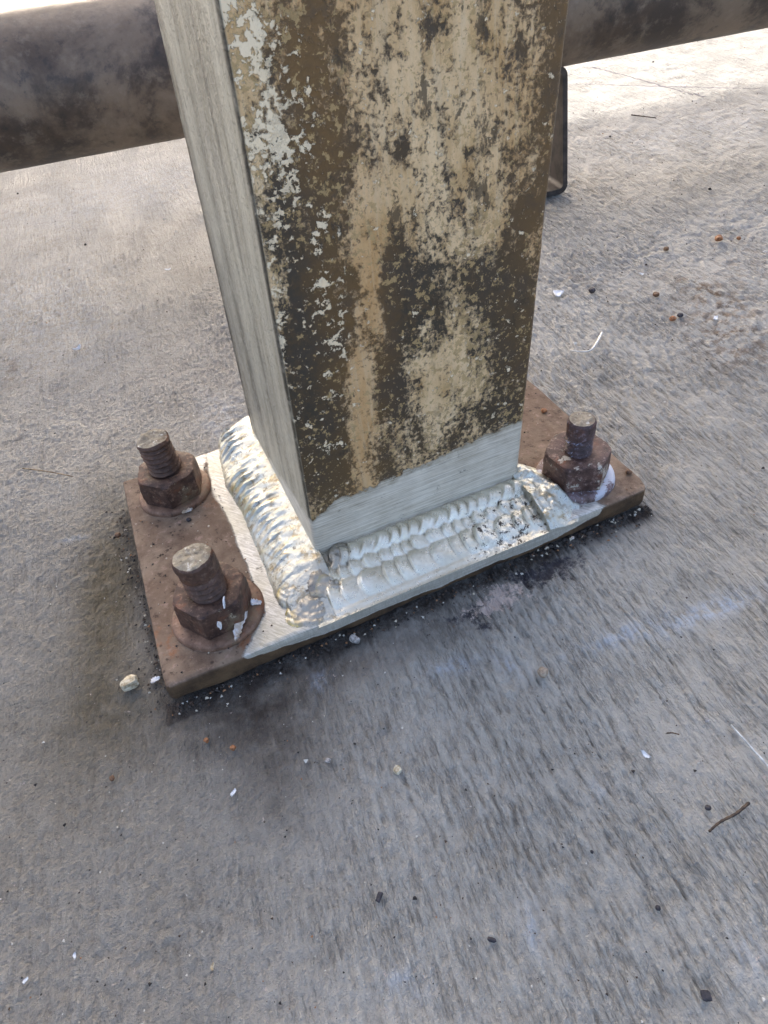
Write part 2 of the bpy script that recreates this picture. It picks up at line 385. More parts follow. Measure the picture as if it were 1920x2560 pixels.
    slab_tone = .55 * sst(900, 500, v) * sst(900, 100, u) + .35 * sst(1100, 700, v) * sst(1200, 1500, u) + .35 * sst(1200, 1900, u + .4 * v - 400) * .6 + .2
    slab_tone = np.where(ok, slab_tone, .3)
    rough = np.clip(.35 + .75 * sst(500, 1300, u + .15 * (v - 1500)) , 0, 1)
    patch = .72 + .55 * fbm(P, 13, 3, 77)
    relief = (rel * rough * 1.05 + .40 * grain * (1.25 - .85 * rough)) * patch - .55 * groove * rough
    V[:, 2] = (.0019 * relief + .0006 * fbm(P, 22, 3)) * near_ - .0011
    under = (x > .004) & (x < .296) & (y > .004) & (y < .174); V[under, 2] = -.0006
    slab_tone = np.clip(.5 + .5 * relief, 0, 1) * near_ + .5 * (1 - near_)
    A = np.clip(np.stack([dirt_shade, chalk, olive, burn], 1), 0, 1); B = np.clip(np.stack([rustd, eff, slab_tone, rough], 1), 0, 1)
    o = mesh_np('ground', V, gridfaces(len(ys), len(xs)), M_ground, attrs={'stain_shade': A, 'stain_relief': B})
    o['kind'] = 'structure'
ground()

def unseen_roof():       # unseen canopy throwing the shade line behind the post; outline shaped to tune light
    H = 1.9; d = Vector((.989, -.147, 0)); n = Vector((.147, .989, 0))
    sd_ = SD / SD.z * H
    p0 = Vector((.7037, .6626, 0)) + sd_
    bm = bmesh.new()
    pts = [p0 - d * 3.0 + n * 1.0, p0 - d * .20 + n * 1.0, p0 - d * .10, p0 + d * 1.6, p0 + d * 1.6 - n * 1.8, p0 - d * 3.0 - n * 1.8]
    b = [bm.verts.new((p.x, p.y, H)) for p in pts]; t = [bm.verts.new((p.x, p.y, H + .12)) for p in pts]
    bm.faces.new(b); bm.faces.new(t[::-1])
    for i in range(6): bm.faces.new((b[i], t[i], t[(i + 1) % 6], b[(i + 1) % 6]))
    bmesh.ops.recalc_face_normals(bm, faces=bm.faces)
    me = bpy.data.meshes.new('unseen_roof'); bm.to_mesh(me); bm.free()
    me.materials.append(mat_plain('roof_paint', lin(205, 205, 200), lin(215, 214, 210), 3, .8)); o = link(bpy.data.objects.new('unseen_roof', me)); o['kind'] = 'structure'
unseen_roof()

# ------------------------------------------------------------------ post assembly
PX0, PX1, PY0, PY1 = 0.09826, 0.23160, 0.04003, 0.17336
LEAN = (0.04397, -0.00558)
post = thing('steel_post', 'square metal post with peeling tan and brown coating, welded to a rusty base plate', 'post', (0, 0, 0))

def bilin(Mx, r, c):
    Mx = np.asarray(Mx, float); r = np.clip(r, 0, Mx.shape[0] - 1.001); c = np.clip(c, 0, Mx.shape[1] - 1.001)
    i, j = r.astype(int), c.astype(int); fr, fc = r - i, c - j
    return Mx[i, j] * (1 - fr) * (1 - fc) + Mx[i + 1, j] * fr * (1 - fc) + Mx[i, j + 1] * (1 - fr) * fc + Mx[i + 1, j + 1] * fr * fc
BE = [[.50, .60, .10, .30, .66, .70, .60, .70, .66, .50, .30],
      [.50, .60, .10, .20, .70, .76, .64, .76, .70, .50, .30],
      [.50, .60, .12, .20, .70, .74, .72, .70, .68, .50, .30],
      [.50, .40, .12, .18, .66, .74, .70, .72, .62, .46, .30],
      [.42, .25, .08, .22, .68, .78, .66, .70, .60, .42, .26],
      [.52, .15, .10, .28, .66, .76, .62, .56, .50, .38, .26],
      [.58, .12, .12, .38, .80, .16, .30, .58, .26, .30, .26],
      [.55, .08, .12, .56, .66, .12, .38, .36, .32, .26, .22],
      [.48, .06, .14, .64, .18, .44, .58, .44, .30, .26, .18],
      [.30, .06, .16, .68, .26, .48, .52, .36, .34, .34, .34],
      [.20, .10, .30, .62, .34, .40, .46, .34, .32, .34, .34],
      [.30, .30, .40, .55, .40, .40, .46, .34, .32, .34, .34]]
WH = [[.62, .84, .20, .0, .05, 0, 0, 0, 0, 0, 0],
      [.58, .80, .20, .0, .1, 0, 0, 0, 0, 0, 0],
      [.52, .72, .20, .0, 0, 0, 0, 0, 0, .0, 0],
      [.45, .70, .34, .0, .1, 0, 0, 0, 0, .0, 0],
      [.48, .52, .20, .05, 0, 0, 0, 0, 0, 0, 0],
      [.52, .16, .40, .10, 0, 0, 0, 0, 0, 0, 0],
      [.56, .10, .44, .10, 0, 0, 0, 0, .05, .1, 0],
      [.54, .08, .46, .15, 0, .05, 0, 0, .05, .22, .1],
      [.50, .05, .40, .05, 0, .1, .1, 0, .05, .1, 0],
      [.20, .05, .15, .0, 0, .1, .1, .05, .05, .1, .1],
      [.0, .20, .10, .0, 0, .1, .05, 0, 0, 0, 0],
      [.0, .0, .0, .0, 0, 0, 0, 0, 0, 0, 0]]
WA = [[.2, .2, .8, .9, .4, .2, .2, .1, .3, .5, .8],
      [.2, .2, .9, .8, .3, .2, .2, .1, .3, .5, .8],
      [.1, .2, .9, .8, .3, .2, .1, .1, .3, .5, .8],
      [.1, .2, .8, .8, .3, .2, .1, .1, .3, .5, .8],
      [.1, .1, .6, .7, .5, .2, .1, .1, .3, .5, .8],
      [.1, .0, .5, .6, .6, .2, .1, .1, .2, .4, .8],
      [.1, .0, .6, .6, .9, .1, .0, .1, .1, .3, .6],
      [.1, .0, .5, .9, .9, .0, .0, .1, .1, .3, .6],
      [.1, .0, .5, 1., .5, .1, .2, .2, .1, .2, .5],
      [.1, .0, .3, 1., .5, .2, .2, .1, .1, .1, .3],
      [.3, .3, .5, .9, .5, .3, .4, .3, .3, .2, .3],
      [.6, .5, .6, .8, .6, .5, .5, .5, .4, .4, .3]]
def post_tube():
    r = .0028; step = .0013; pts = []; kind = []
    def seg(a_, b_, k):
        n = max(2, int(np.hypot(b_[0] - a_[0], b_[1] - a_[1]) / step))
        for i in range(n): pts.append((a_[0] + (b_[0] - a_[0]) * i / n, a_[1] + (b_[1] - a_[1]) * i / n)); kind.append(k)
    def arc(cx, cy, a0, ka, kb):
        for i in range(5):
            t = math.radians(a0 + 90 * i / 5); pts.append((cx + r * math.cos(t), cy + r * math.sin(t))); kind.append(ka if i < 3 else kb)
    seg((PX0 + r, PY0), (PX1 - r, PY0), 0); arc(PX1 - r, PY0 + r, -90, 0, 2)
    seg((PX1, PY0 + r), (PX1, PY1 - r), 2); arc(PX1 - r, PY1 - r, 0, 2, 3)
    seg((PX1 - r, PY1), (PX0 + r, PY1), 3); arc(PX0 + r, PY1 - r, 90, 3, 1)
    seg((PX0, PY1 - r), (PX0, PY0 + r), 1); arc(PX0 + r, PY0 + r, 180, 1, 0)
    pts = np.array(pts); kind = np.array(kind)
    zs = list(np.arange(TP + .001, .30, .0016)) + [.34, .4, .6, 1.0, 1.4, 1.9]
    V = []; 
    for z in zs: V.append(np.column_stack([pts, np.full(len(pts), z)]))
    V = np.concatenate(V); K = np.tile(kind, len(zs)); n = len(pts)
    ctr = np.array([(PX0 + PX1) / 2, (PY0 + PY1) / 2])
    # nicks and waves of the corners
    d = V[:, :2] - ctr; hx, hy = (PX1 - PX0) / 2, (PY1 - PY0) / 2
    corner = sst(.94, 1.0, np.abs(d[:, 0]) / hx) * sst(.94, 1.0, np.abs(d[:, 1]) / hy)
    V[:, :2] -= np.sign(d) * (corner * .0009 * np.clip(fbm(V, 60, 4), 0, 1))[:, None]
    V[:, :2] += np.stack([fbm(V, 9, 3), fbm(V, 9, 3, 50)], 1) * .0004
    V[:, 0] += LEAN[0] * (V[:, 2] - TP); V[:, 1] += LEAN[1] * (V[:, 2] - TP)
    u, v = proj(np.column_stack([V[:, 0], V[:, 1], np.minimum(V[:, 2], .285)]))
    u, v = u / 1.1573, v / 1.1573
    xl = 470 + .174 * v; xr = 1229 - .103 * v; s = np.clip((u - xl) / (xr - xl), 0, 1)
    wv = fbm(V, 35, 3) * .35; ws = fbm(V, 45, 3, 9) * .25
    rr, cc = np.clip(v / 100 + wv, 0, 11), s * 10 + ws
    be, wh, wa = bilin(BE, rr, cc), bilin(WH, rr, cc), bilin(WA, rr, cc)
    # features placed one by one (display pixels of the photograph)
    def dk(cu, cv, su, sv, k, ang=0):
        nonlocal be; be = be - k * gau(u, v, cu, cv, su, sv, ang)
    dk(855, 560, 24, 36, .9); dk(850, 640, 30, 60, .7); dk(915, 655, 40, 30, .5); dk(1030, 600, 50, 45, .5)
    dk(935, 60, 30, 26, .5, -50); dk(870, 320, 16, 26, .5); dk(1010, 330, 14, 14, .5); dk(960, 380, 12, 16, .4); dk(840, 110, 14, 20, .4)
    dk(850, 850, 30, 60, .45); dk(1090, 700, 50, 60, .3); dk(700, 900, 40, 140, .3); dk(1100, 880, 40, 50, .3)
    be = be + .35 * gau(u, v, 785, 860, 24, 170) + .25 * gau(u, v, 960, 830, 90, 60)
    wh = wh + .35 * gau(u, v, 690, 490, 14, 40) + .3 * gau(u, v, 720, 610, 50, 20) + .3 * gau(u, v, 600, 290, 40, 50) + .55 * gau(u, v, 715, 962, 50, 4, -8)
    wh = wh + .25 * gau(u, v, 640, 370, 14, 50)
    front = (K == 0).astype(float); side = (K == 1).astype(float)
    back = ((K == 2) | (K == 3)).astype(float)
    be = np.where(back > 0, .35, be); wh = np.where(back > 0, 0, wh); wa = np.where(back > 0, .6, wa)
    # clean ground band above the weld: height of its upper edge
    h = V[:, 2]
    hb = np.where(K == 1, np.interp(V[:, 1], [.04, .045, .068, .104, .147, .173], [.052, .050, .047, .0375, .030, .024]) , np.interp(V[:, 0] - LEAN[0] * (V[:, 2] - TP) - PX0, [0, .003, .018, .055, .09, .13], [.050, .052, .059, .059, .063, .067]))
    cl = np.clip(.5 + (hb - h) / .016, 0, 1)
    ly = V[:, 1] - PY0 - LEAN[1] * (h - TP)
    strip = np.where(K == 1, .95 * sst(.0065, .002, ly) + .55 * np.exp(-((ly - .046) / .0035) ** 2) + .4 * np.exp(-((ly - .085) / .006) ** 2) + .7 * sst(.121, .128, ly) + .25 * sst(.30, .1, h) * sst(.06, .1, ly), 0)
    A = np.clip(np.stack([be, wh, wa, cl], 1), 0, 1); Z = np.stack([side, strip, front], 1)
    F = gridfaces(len(zs), n, True)
    mesh_np('tube', V, F, M_post, post, attrs={'face': A, 'zone': Z})
post_tube()

def slab(x0, x1, y0, y1, z0, z1, step, r):
    """closed box surface with rounded edges, gridded"""
    c = np.array([(x0 + x1) / 2, (y0 + y1) / 2, (z0 + z1) / 2]); h = np.array([x1 - x0, y1 - y0, z1 - z0]) / 2
    Vs, Fs, off = [], [], 0
    for ax in range(3):
        a_, b_ = (ax + 1) % 3, (ax + 2) % 3
        for sg in (-1, 1):
            na, nb = max(4, int(2 * h[a_] / step)), max(4, int(2 * h[b_] / step))
            A, B = np.meshgrid(np.linspace(-h[a_], h[a_], na), np.linspace(-h[b_], h[b_], nb))
            P = np.zeros((A.size, 3)); P[:, a_] = A.ravel(); P[:, b_] = B.ravel(); P[:, ax] = sg * h[ax]
            F = [f if sg > 0 else f[::-1] for f in gridfaces(nb, na)]
            Vs.append(P); Fs += [tuple(i + off for i in f) for f in F]; off += len(P)
    P = np.concatenate(Vs)
    rr = r if np.isscalar(r) else r(P + c)
    rr = np.broadcast_to(np.asarray(rr, float), (len(P),))[:, None]
    Q = np.clip(P, -(h - rr), h - rr); d = P - Q; L = np.linalg.norm(d, axis=1, keepdims=True)
    P2 = np.where(L > 1e-9, Q + d / np.maximum(L, 1e-9) * rr, P)
    return P2 + c, Fs
WO = np.array([(.0032, .0835), (.014, .0727), (.0284, .0685), (.0551, .0698), (.0795, .0698), (.1063, .0699), (.1347, .067), (.1684, .0717), (.19, .076)])
def plate():
    rf = lambda P: .0016 + .0012 * np.clip(fbm(P, 70, 4) + .2, 0, 1) + .0022 * sst(.03, .0, P[:, 0]) * sst(.02, .0, P[:, 1])
    V, F = slab(0, .3015, 0, .178, .0004, TP, .0016, rf)
    x, y, z = V.T.copy()
    # clip the two front corners a little and fray the lower front edge
    V[:, 0] += y * .027 * (1 - x / .3015)
    V[:, 1] += np.where(y < .02, .0012 * fbm(V, 40, 4), 0) * 1.0
    V[:, 2] += .00035 * fbm(V, 55, 4) - .0005 * np.clip(fbm(V, 26, 3, 5) - .25, 0, 1)
    low = (z < .004) & (y < .004); V[low, 1] += .0018 * np.clip(fbm(V[low], 60, 3), -.3, 1)
    cr = sst(.0055, 0, .3015 - x) * sst(.012, 0, y); V[:, 0] -= cr * .002; V[:, 1] += cr * .002
    x, y, z = V.T
    d_out = np.interp(y, WO[:, 0], WO[:, 1]) - x
    topc = np.clip(.5 + (.0062 - np.abs(d_out - .003)) / .006, 0, 1) * (y < .185)      # bare strip beside the side weld
    topc = np.where((y < .034) & (x > .03), np.maximum(topc, np.clip(.5 + (x - (.041 + .85 * y)) / .008, 0, 1)), topc)
    topc = np.where(x > .0983, 1, topc)
    rb = .262 - .42 * (y - .0) + .006                                             # right limit of the bare zone
    topc = np.where(x > .2, np.clip(.5 + (rb - x) / .010, 0, 1), topc)
    topc = np.where((x > .225) & (y > .045), 0, topc)
    topc = np.maximum(topc, .62 * gau(x, y, .236, .058, .012, .014))
    topc = np.maximum(topc, .75 * gau(x, y, .055, .170, .010, .016) + .5 * gau(x, y, .052, .180, .02, .008))
    front = (y < .0022) & (z < TP - .0012)
    fl = TP * (.34 + .22 * fbm(V * [1, 0, 0], 30, 3)) + .0065 * sst(.095, .045, x) + .02 * sst(.045, .030, x) + .02 * sst(.262, .275, x) + .004 * sst(.235, .262, x)
    fc = np.clip(.5 + (z - fl) / .003, 0, 1)
    clean = np.where(front, fc, topc); clean = np.where((x < .001) | (x > .3003) | (y > .1775), 0, clean)
    edge = (z < TP - .0014).astype(float)
    mesh_np('base_plate', V, F, M_plate, post, attrs={'zone': np.stack([clean, edge, edge * 0], 1)})
plate()

def welds():
    st = .00062
    xs = np.arange(.060, .275, st); ys = np.arange(-.0015, .186, st); X, Y = np.meshgrid(xs, ys)
    P = np.stack([X, Y, X * 0], -1)
    n1 = fbm(P, 90, 4); n2 = fbm(P, 300, 3, 7); n0 = fbm(P, 28, 3, 3)
    wy = Y + n0 * .0015; wx = X + n0 * .0015
    # ---- front weld
    d = PY0 - Y; W_ = PY0 + .0008 + .0012 * n0
    tt = np.clip(d / W_, 0, 1)
    base = .0088 * (1 - tt) ** 1.05 + .0004
    fx = X + .0012 * fbm(P, 60, 2, 4)
    sw = lambda ph: (.5 + .5 * np.cos(2 * np.pi * ph)) ** 1.0
    fs = lambda ph: (1 - (ph - np.floor(ph))) ** .8 * sst(0, .16, ph - np.floor(ph))
    ph1 = fx / .0070 + 1.3 * (np.clip((d - .012) / .012, -1, 1.2)) ** 2 * .22 + .35 * d / .01
    band1 = np.exp(-((d - .0165) / .0062) ** 2); band2 = np.exp(-((d - .029) / .0065) ** 2)
    ph2 = (fx + .003) / .0098 - .3 * ((d - .029) / .007) ** 2
    rnd = lambda ph, k: hsh((np.floor(ph)).astype(np.int64) & 1023, np.full(ph.shape, k, np.int64), np.full(ph.shape, 3, np.int64))
    def row(dc, hw, per, curv, k, xoff):
        dd = (d - dc) / hw; ph = (fx + .0030 * n0 + .0005 * n1 + xoff) / per + curv * dd ** 2 + .12 * dd
        ph = ph + .25 * np.sin(fx * 160 + k)
        t_ = ph - np.floor(ph); a_ = .55 + .8 * rnd(ph, k)
        cre = (1 - t_) ** .75 * sst(0, .2, t_)
        return np.clip(1 - dd ** 2, 0, 1), a_ * cre, np.cos(2 * np.pi * ph * 4)
    q, cr_, fr_ = row(.0066, .0070, .0074, .48, 1, 0)
    rope = .0072 + np.sqrt(q) * (.0032 + .0012 * n0) + q * (.0030 * cr_ + .00022 * fr_)
    q1, c1, f1 = row(.0160, .0068, .0078, -.35, 2, .003)
    q2, c2, f2 = row(.0275, .0085, .0105, -.25, 3, .001)
    b1_ = base + q1 * (.0010 + .0034 * c1 * (.8 + .5 * n0) + .00016 * f1)
    b2_ = base + q2 * (.0010 + .0030 * c2)
    hf = np.maximum(np.maximum(b1_, b2_), base)
    rs = sst(.0, .10, q) * sst(.100, .112, X)
    hf = np.where(q > 0, np.maximum(hf, hf * (1 - rs) + rope * rs), hf)
    hf += .0004 * np.abs(n1) + .0001 * n2
    por = sst(.185, .20, X + .3 * (PY0 - Y) - .006 * n0) * sst(.006, .014, d) * (Y < PY0)
    hf += por * (.0016 * np.abs(n1) + .0006 * n2 - .0008)
    hf *= sst(-.0012, .0025, Y)
    # ---- side weld
    xo = np.interp(Y + .002 * n0, WO[:, 0], WO[:, 1]) + .0010 * n1
    Ws = PX0 - xo; ds = (PX0 - X) / Ws
    body = .0125 * np.clip(1 - ds, 0, 1) ** .62
    lob = np.exp(-((ds - .66) / .26) ** 2)
    gy = Y + .0034 * fbm(P, 38, 3, 8)
    phs = gy / .0066 + .55 * (ds - .62) + .9 * (ds - .62) ** 2
    sws = phs - np.floor(phs); cres = (1 - sws) ** 1.0 * sst(0, .2, sws) * (.45 + 1.1 * rnd(phs, 9))
    lob2 = np.exp(-((ds - .28) / .2) ** 2); ph4 = gy / .0095 - .5 * ds + .3
    hs = body + lob * (.0010 + (.0020 + .0022 * fbm(P, 60, 2, 15)) * cres) + lob2 * .0011 * sw(ph4) + .0018 * n1 * lob + .0008 * n1 + .0004 * n2
    crn = .012 * (1 - np.hypot(np.maximum(PX0 - X, 0), np.maximum(PY0 - Y, 0)) / .040)
    hs = np.where(Y < PY0, np.minimum(hs, np.maximum(crn, 0) + .0025 * sst(.0, PY0, Y) + .0006 * n1), hs)
    hs = np.where(ds > 1, -.002, hs * sst(1.0, .93, ds))
    # ---- corner: overlapping round puddles
    hc = np.full_like(X, -.002); gm = np.zeros_like(X); gold = np.zeros_like(X)
    for (uu, vv, r_, hh, g_) in ((722, 1470, .0078, .0040, .3), (792, 1448, .0130, .0045, 1), (853, 1390, .0078, .0050, .9), (742, 1516, .0080, .0032, .3), (768, 1508, .0100, .0042, .75), (822, 1462, .0085, .0030, .8)):
        q_ = at(uu, vv, TP + .008); cx, cy = q_[0], q_[1]
        rad = np.hypot(X - cx, Y - cy) * (1 + .22 * n0 + .14 * n1) / r_; rad2 = np.hypot(X - cx - .5 * r_, Y - cy - .6 * r_) / r_
        bs = np.maximum(.0115 * (1 - np.hypot(np.maximum(PX0 - X, 0), np.maximum(PY0 - Y, 0)) / .040), .0005)
        m_ = bs - .0006 + .62 * hh * np.clip(1 - rad ** 2, 0, 1) ** .75 + (.0002 * np.cos(rad2 * 17 + 2 * n1) + .0016 * n1 + .0005 * n2) * (rad < 1)
        up = (rad < 1); hc = np.where(up, np.maximum(m_, hc * (hc > 0)), hc); gm = np.where(up, g_, gm); gold = np.where(up, sst(.6, .92, rad) * (1.25 - g_ * .6), gold)
    # ---- right end blob
    rr_ = np.hypot((X - .2305) / .025, (Y - .031) / .036) + .12 * n0
    hr = .0125 * np.clip(1 - rr_, 0, 1) ** .75 - .0010 + .0022 * (.5 + .5 * np.sin(220 * (X + .7 * Y) + 5 * n0)) * sst(1.05, .7, rr_) + .0040 * np.abs(n1) * sst(1.05, .7, rr_) + .0005 * n2
    ridge = np.exp(-((X - (.236 + .55 * (PY0 - Y))) / .0035) ** 2) * sst(.0, .012, Y) * sst(.062, .045, Y)
    hr = np.where(X > .2275, np.maximum(hr, -.002) + .003 * ridge * (rr_ < 1.15), -.002)
    hr = np.where(rr_ < 1.15, hr, -.002)
    diag = (PX0 - X) - (PY0 - Y)
    Hf = np.where((X >= PX0 - .004) & (X < .2335) & (Y < PY0 + .003), hf, -.002)
    Hf = np.where(X < .2340, np.where(Hf > 0, Hf * sst(.2340, .2290, X), Hf) - .001 * sst(.230, .234, X), -.002)
    Hs = np.where((X < PX0 + .003), hs, -.002)
    inside = (X > PX0 + .003) & (X < PX1 - .003) & (Y > PY0 + .004)
    def emit(name, H_, sel, zone):
        Z = np.where(H_ > 0, H_, H_)
        Vv = np.stack([X.ravel(), Y.ravel(), TP + Z.ravel()], 1); nc = len(xs)
        ok = sel & ~inside
        okf = (ok[:-1, :-1] & ok[1:, :-1] & ok[:-1, 1:] & ok[1:, 1:])
        hm = np.maximum.reduce([H_[:-1, :-1], H_[1:, :-1], H_[:-1, 1:], H_[1:, 1:]]) > -.0012
        ii, jj = np.nonzero(okf & hm); b = ii * nc + jj
        F = np.stack([b, b + 1, b + nc + 1, b + nc], 1)
        used, inv = np.unique(F, return_inverse=True)
        mesh_np(name, Vv[used], inv.reshape(F.shape), M_weld, post, attrs={'zone': np.stack([z_.ravel()[used] for z_ in zone], 1)})
    top = np.maximum.reduce([Hf, Hs, hc, hr])
    E_ = 1e-9; zero = np.zeros_like(X)
    grow = lambda m_: m_ | np.roll(m_, 1, 0) | np.roll(m_, -1, 0) | np.roll(m_, 1, 1) | np.roll(m_, -1, 1)
    mC = (hc >= top - E_) & (hc > 0); mR = (hr >= top - E_) & (hr > -.0012) & (X > .224) & ~mC; mS = (Hs >= top - E_) & ~mC & ~mR; mF = ~(mC | mR | mS)
    front_grey = .8 * sst(.120, .105, X) * sst(.02, .03, Y) + .25 * sst(.3, .6, n0)
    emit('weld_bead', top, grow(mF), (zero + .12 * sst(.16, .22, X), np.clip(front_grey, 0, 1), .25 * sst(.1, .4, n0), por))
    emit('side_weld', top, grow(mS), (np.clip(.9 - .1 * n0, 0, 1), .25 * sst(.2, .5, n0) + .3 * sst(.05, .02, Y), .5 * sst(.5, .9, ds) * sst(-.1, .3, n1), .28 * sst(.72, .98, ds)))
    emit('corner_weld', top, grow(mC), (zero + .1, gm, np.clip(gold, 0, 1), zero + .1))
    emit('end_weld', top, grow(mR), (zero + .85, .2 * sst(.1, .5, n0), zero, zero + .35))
welds()

# ------------------------------------------------------------------ anchor bolts
M_stud = mat_rust('rusted_stud', lin(64, 46, 38), lin(98, 72, 58), lin(128, 104, 90))
M_nut = mat_rust('rusted_nut', lin(58, 40, 34), lin(92, 68, 56), lin(138, 112, 94), lin(150, 140, 120), .05)
M_nutp = mat_rust('purple_rusted_nut', lin(60, 42, 38), lin(98, 74, 66), lin(150, 128, 120), lin(176, 170, 158), .11)
M_wash = mat_rust('rusted_washer', lin(96, 70, 54), lin(134, 104, 84), lin(150, 124, 106))
M_washp = mat_rust('scraped_washer', lin(96, 78, 74), lin(128, 110, 112), lin(164, 158, 168), lin(190, 192, 200), .16)
M_studp = mat_rust('scraped_stud', lin(60, 48, 48), lin(96, 76, 74), lin(140, 130, 140), lin(170, 176, 200), .08)
M_cut = mat_rust('cut_stud_end', lin(96, 88, 76), lin(146, 138, 120), lin(176, 170, 156), lin(190, 188, 180), .08)
def washer(r, h, hole, mat, parent, seed, z0=0.0, tilt=0.0):
    n = 96; prof = [(hole, h), (hole + .001, h), ((hole + r) / 2, h), (r - .0022, h), (r - .0010, h * .86), (r - .0002, h * .6), (r, h * .25), (r, -.001)]
    V = []
    for (rr, zz) in prof:
        for j in range(n):
            t = 2 * math.pi * j / n; V.append((rr * math.cos(t), rr * math.sin(t), zz))
    V = np.array(V); ed = sst(.8, 1, np.hypot(V[:, 0], V[:, 1]) / r)
    nn = fbm(V, 110, 4, seed)
    V[:, :2] *= (1 + ed * .03 * nn + ed * .02 * fbm(V, 45, 2, seed + 5))[:, None]; V[:, 2] += .0004 * nn + z0 + V[:, 0] * tilt
    return mesh_np('washer', V, gridfaces(len(prof), n, True), mat, parent)
def nut(R_, h, hole, rot, mat, parent, z0, seed, rough=.0005, dome=.0):
    n = 120; V = []; af = R_ * math.cos(math.pi / 6)
    rows = [(0.0, 1.0)] + [(h * k, 1.0) for k in (.12, .25, .38, .5, .62, .74, .84)] + [(h * .92, .975), (h * .98, .93), (h, .87)]
    for (z, k) in rows:
        for j in range(n):
            t = 2 * math.pi * j / n; m_ = (t % (math.pi / 3)) - math.pi / 6
            rh = min(af / math.cos(m_), R_ * .995)
            if k < 1 or z > h * .8:            # chamfer takes the corners off
                rh = min(rh, af * (1.11 if k > .97 else (1.05 if k > .9 else .97)))
            V.append((rh * math.cos(t + rot), rh * math.sin(t + rot), z))
    for rr in (.8, .68):
        for j in range(n):
            t = 2 * math.pi * j / n + rot; V.append((af * rr * math.cos(t), af * rr * math.sin(t), h + dome))
    for j in range(n):
        t = 2 * math.pi * j / n + rot; V.append((hole * math.cos(t), hole * math.sin(t), h - .0008))
    V = np.array(V); N_ = V.copy(); N_[:, 2] = 0; N_ /= np.maximum(np.linalg.norm(N_, axis=1, keepdims=True), 1e-6)
    dd = fbm(V, 130, 4, seed) * rough + fbm(V, 420, 3, seed + 3) * rough * .5
    V += N_ * dd[:, None]; V[:, 2] += dd * .8 + z0
    o = mesh_np('nut', V, gridfaces(len(rows) + 3, n, True), mat, parent)
    o.data.set_sharp_from_angle(angle=math.radians(28))
    return o
def stud(r, h0, h1, lean, mat, parent, seed, pitch=.0030, brk=.0012, plain=0.0, tilt=(0, 0)):
    n = 72; zs = np.arange(h0, h1, .00042); V = []
    th = 2 * np.pi * np.arange(n) / n
    for z in zs:
        f = (z / pitch - th / (2 * np.pi)) % 1.0
        ridge = np.where(f < .5, f * 2, 2 - f * 2)
        amp = .0020 * (1 - sst(h1 - plain - .002, h1 - plain, z)) * sst(h1, h1 - .003, z)
        rr = r - amp * (1 - ridge) - .0010 * (sst(h1 - .0022, h1, z)) ** 2
        V.append(np.column_stack([rr * np.cos(th), rr * np.sin(th), np.full(n, z)]))
    nr = len(zs)
    V = np.concatenate(V); k = fbm(V, 150, 4, seed)
    fac = 1 + .085 * k; V[:, :2] *= fac[:, None]
    tz = sst(h1 - .004, h1, V[:, 2]) * brk * fbm(V * [1, 1, 0], 130, 4, seed + 2)
    V[:, 2] += tz
    sl = sst(h1 - .006, h1, V[:, 2]); V[:, 2] += sl * (V[:, 0] * tilt[0] + V[:, 1] * tilt[1])
    V[:, 0] += lean[0] * (V[:, 2] - h0); V[:, 1] += lean[1] * (V[:, 2] - h0)
    o = mesh_np('stud', V, gridfaces(nr, n, True), mat, parent)
    # the cut end, its own darker or paler sheet of rings
    ring = V[-n:]; c = ring.mean(0); T = []
    for q in np.linspace(1, 0.02, 12):
        P = c + (ring - c) * q; P = P.copy(); P[:, 2] += brk * .7 * fbm(P, 240, 3, seed + 4) * sst(1, .8, q) + .0005 * sst(1, .7, q) ; T.append(P)
    T = np.concatenate(T); F = gridfaces(12, n, True) + [tuple(11 * n + j for j in range(n))]
    mesh_np('cut_end', T, F, M_cut, o)
    return o
BG = 'rusty anchor bolts holding the base plate'
b1 = thing('anchor_bolt', 'thick rusty anchor bolt at the near left plate corner, paint flakes on its nut', 'bolt', (.0372, .0345, TP), BG)
washer(.0256, .0034, .012, M_wash, b1, 1); nut(.0205, .0185, .0100, math.radians(-86 + 30), M_nut, b1, .0034, 11, .0005, .0002)
stud(.0107, .016, .0478, (-.03, .0), M_stud, b1, 21, .0040, .0016, .010, (.0, -.10))
b2 = thing('anchor_bolt', 'dark rusty anchor bolt at the back left of the plate, with crumbling threads', 'bolt', (.0362, .1475, TP), BG)
washer(.0238, .0034, .012, M_wash, b2, 2); nut(.0205, .0180, .0096, math.radians(-74 + 30), M_nut, b2, .0034, 12, .0007, .0004)
stud(.0104, .016, .0455, (-.03, .0), M_stud, b2, 22, .0036, .0015, .002, (.05, .0))
b3 = thing('anchor_bolt', 'purple-brown anchor bolt right of the post, with bluish scraped stud tip and shiny washer rim', 'bolt', (.2672, .0305, TP), BG)
washer(.0240, .0040, .012, M_washp, b3, 3, .0004); nut(.0208, .0185, .0078, math.radians(-112 + 30), M_nutp, b3, .0040, 13, .0004, .0002)
stud(.0083, .016, .0455, (0, .0), M_studp, b3, 23, .0034, .0009, .010)

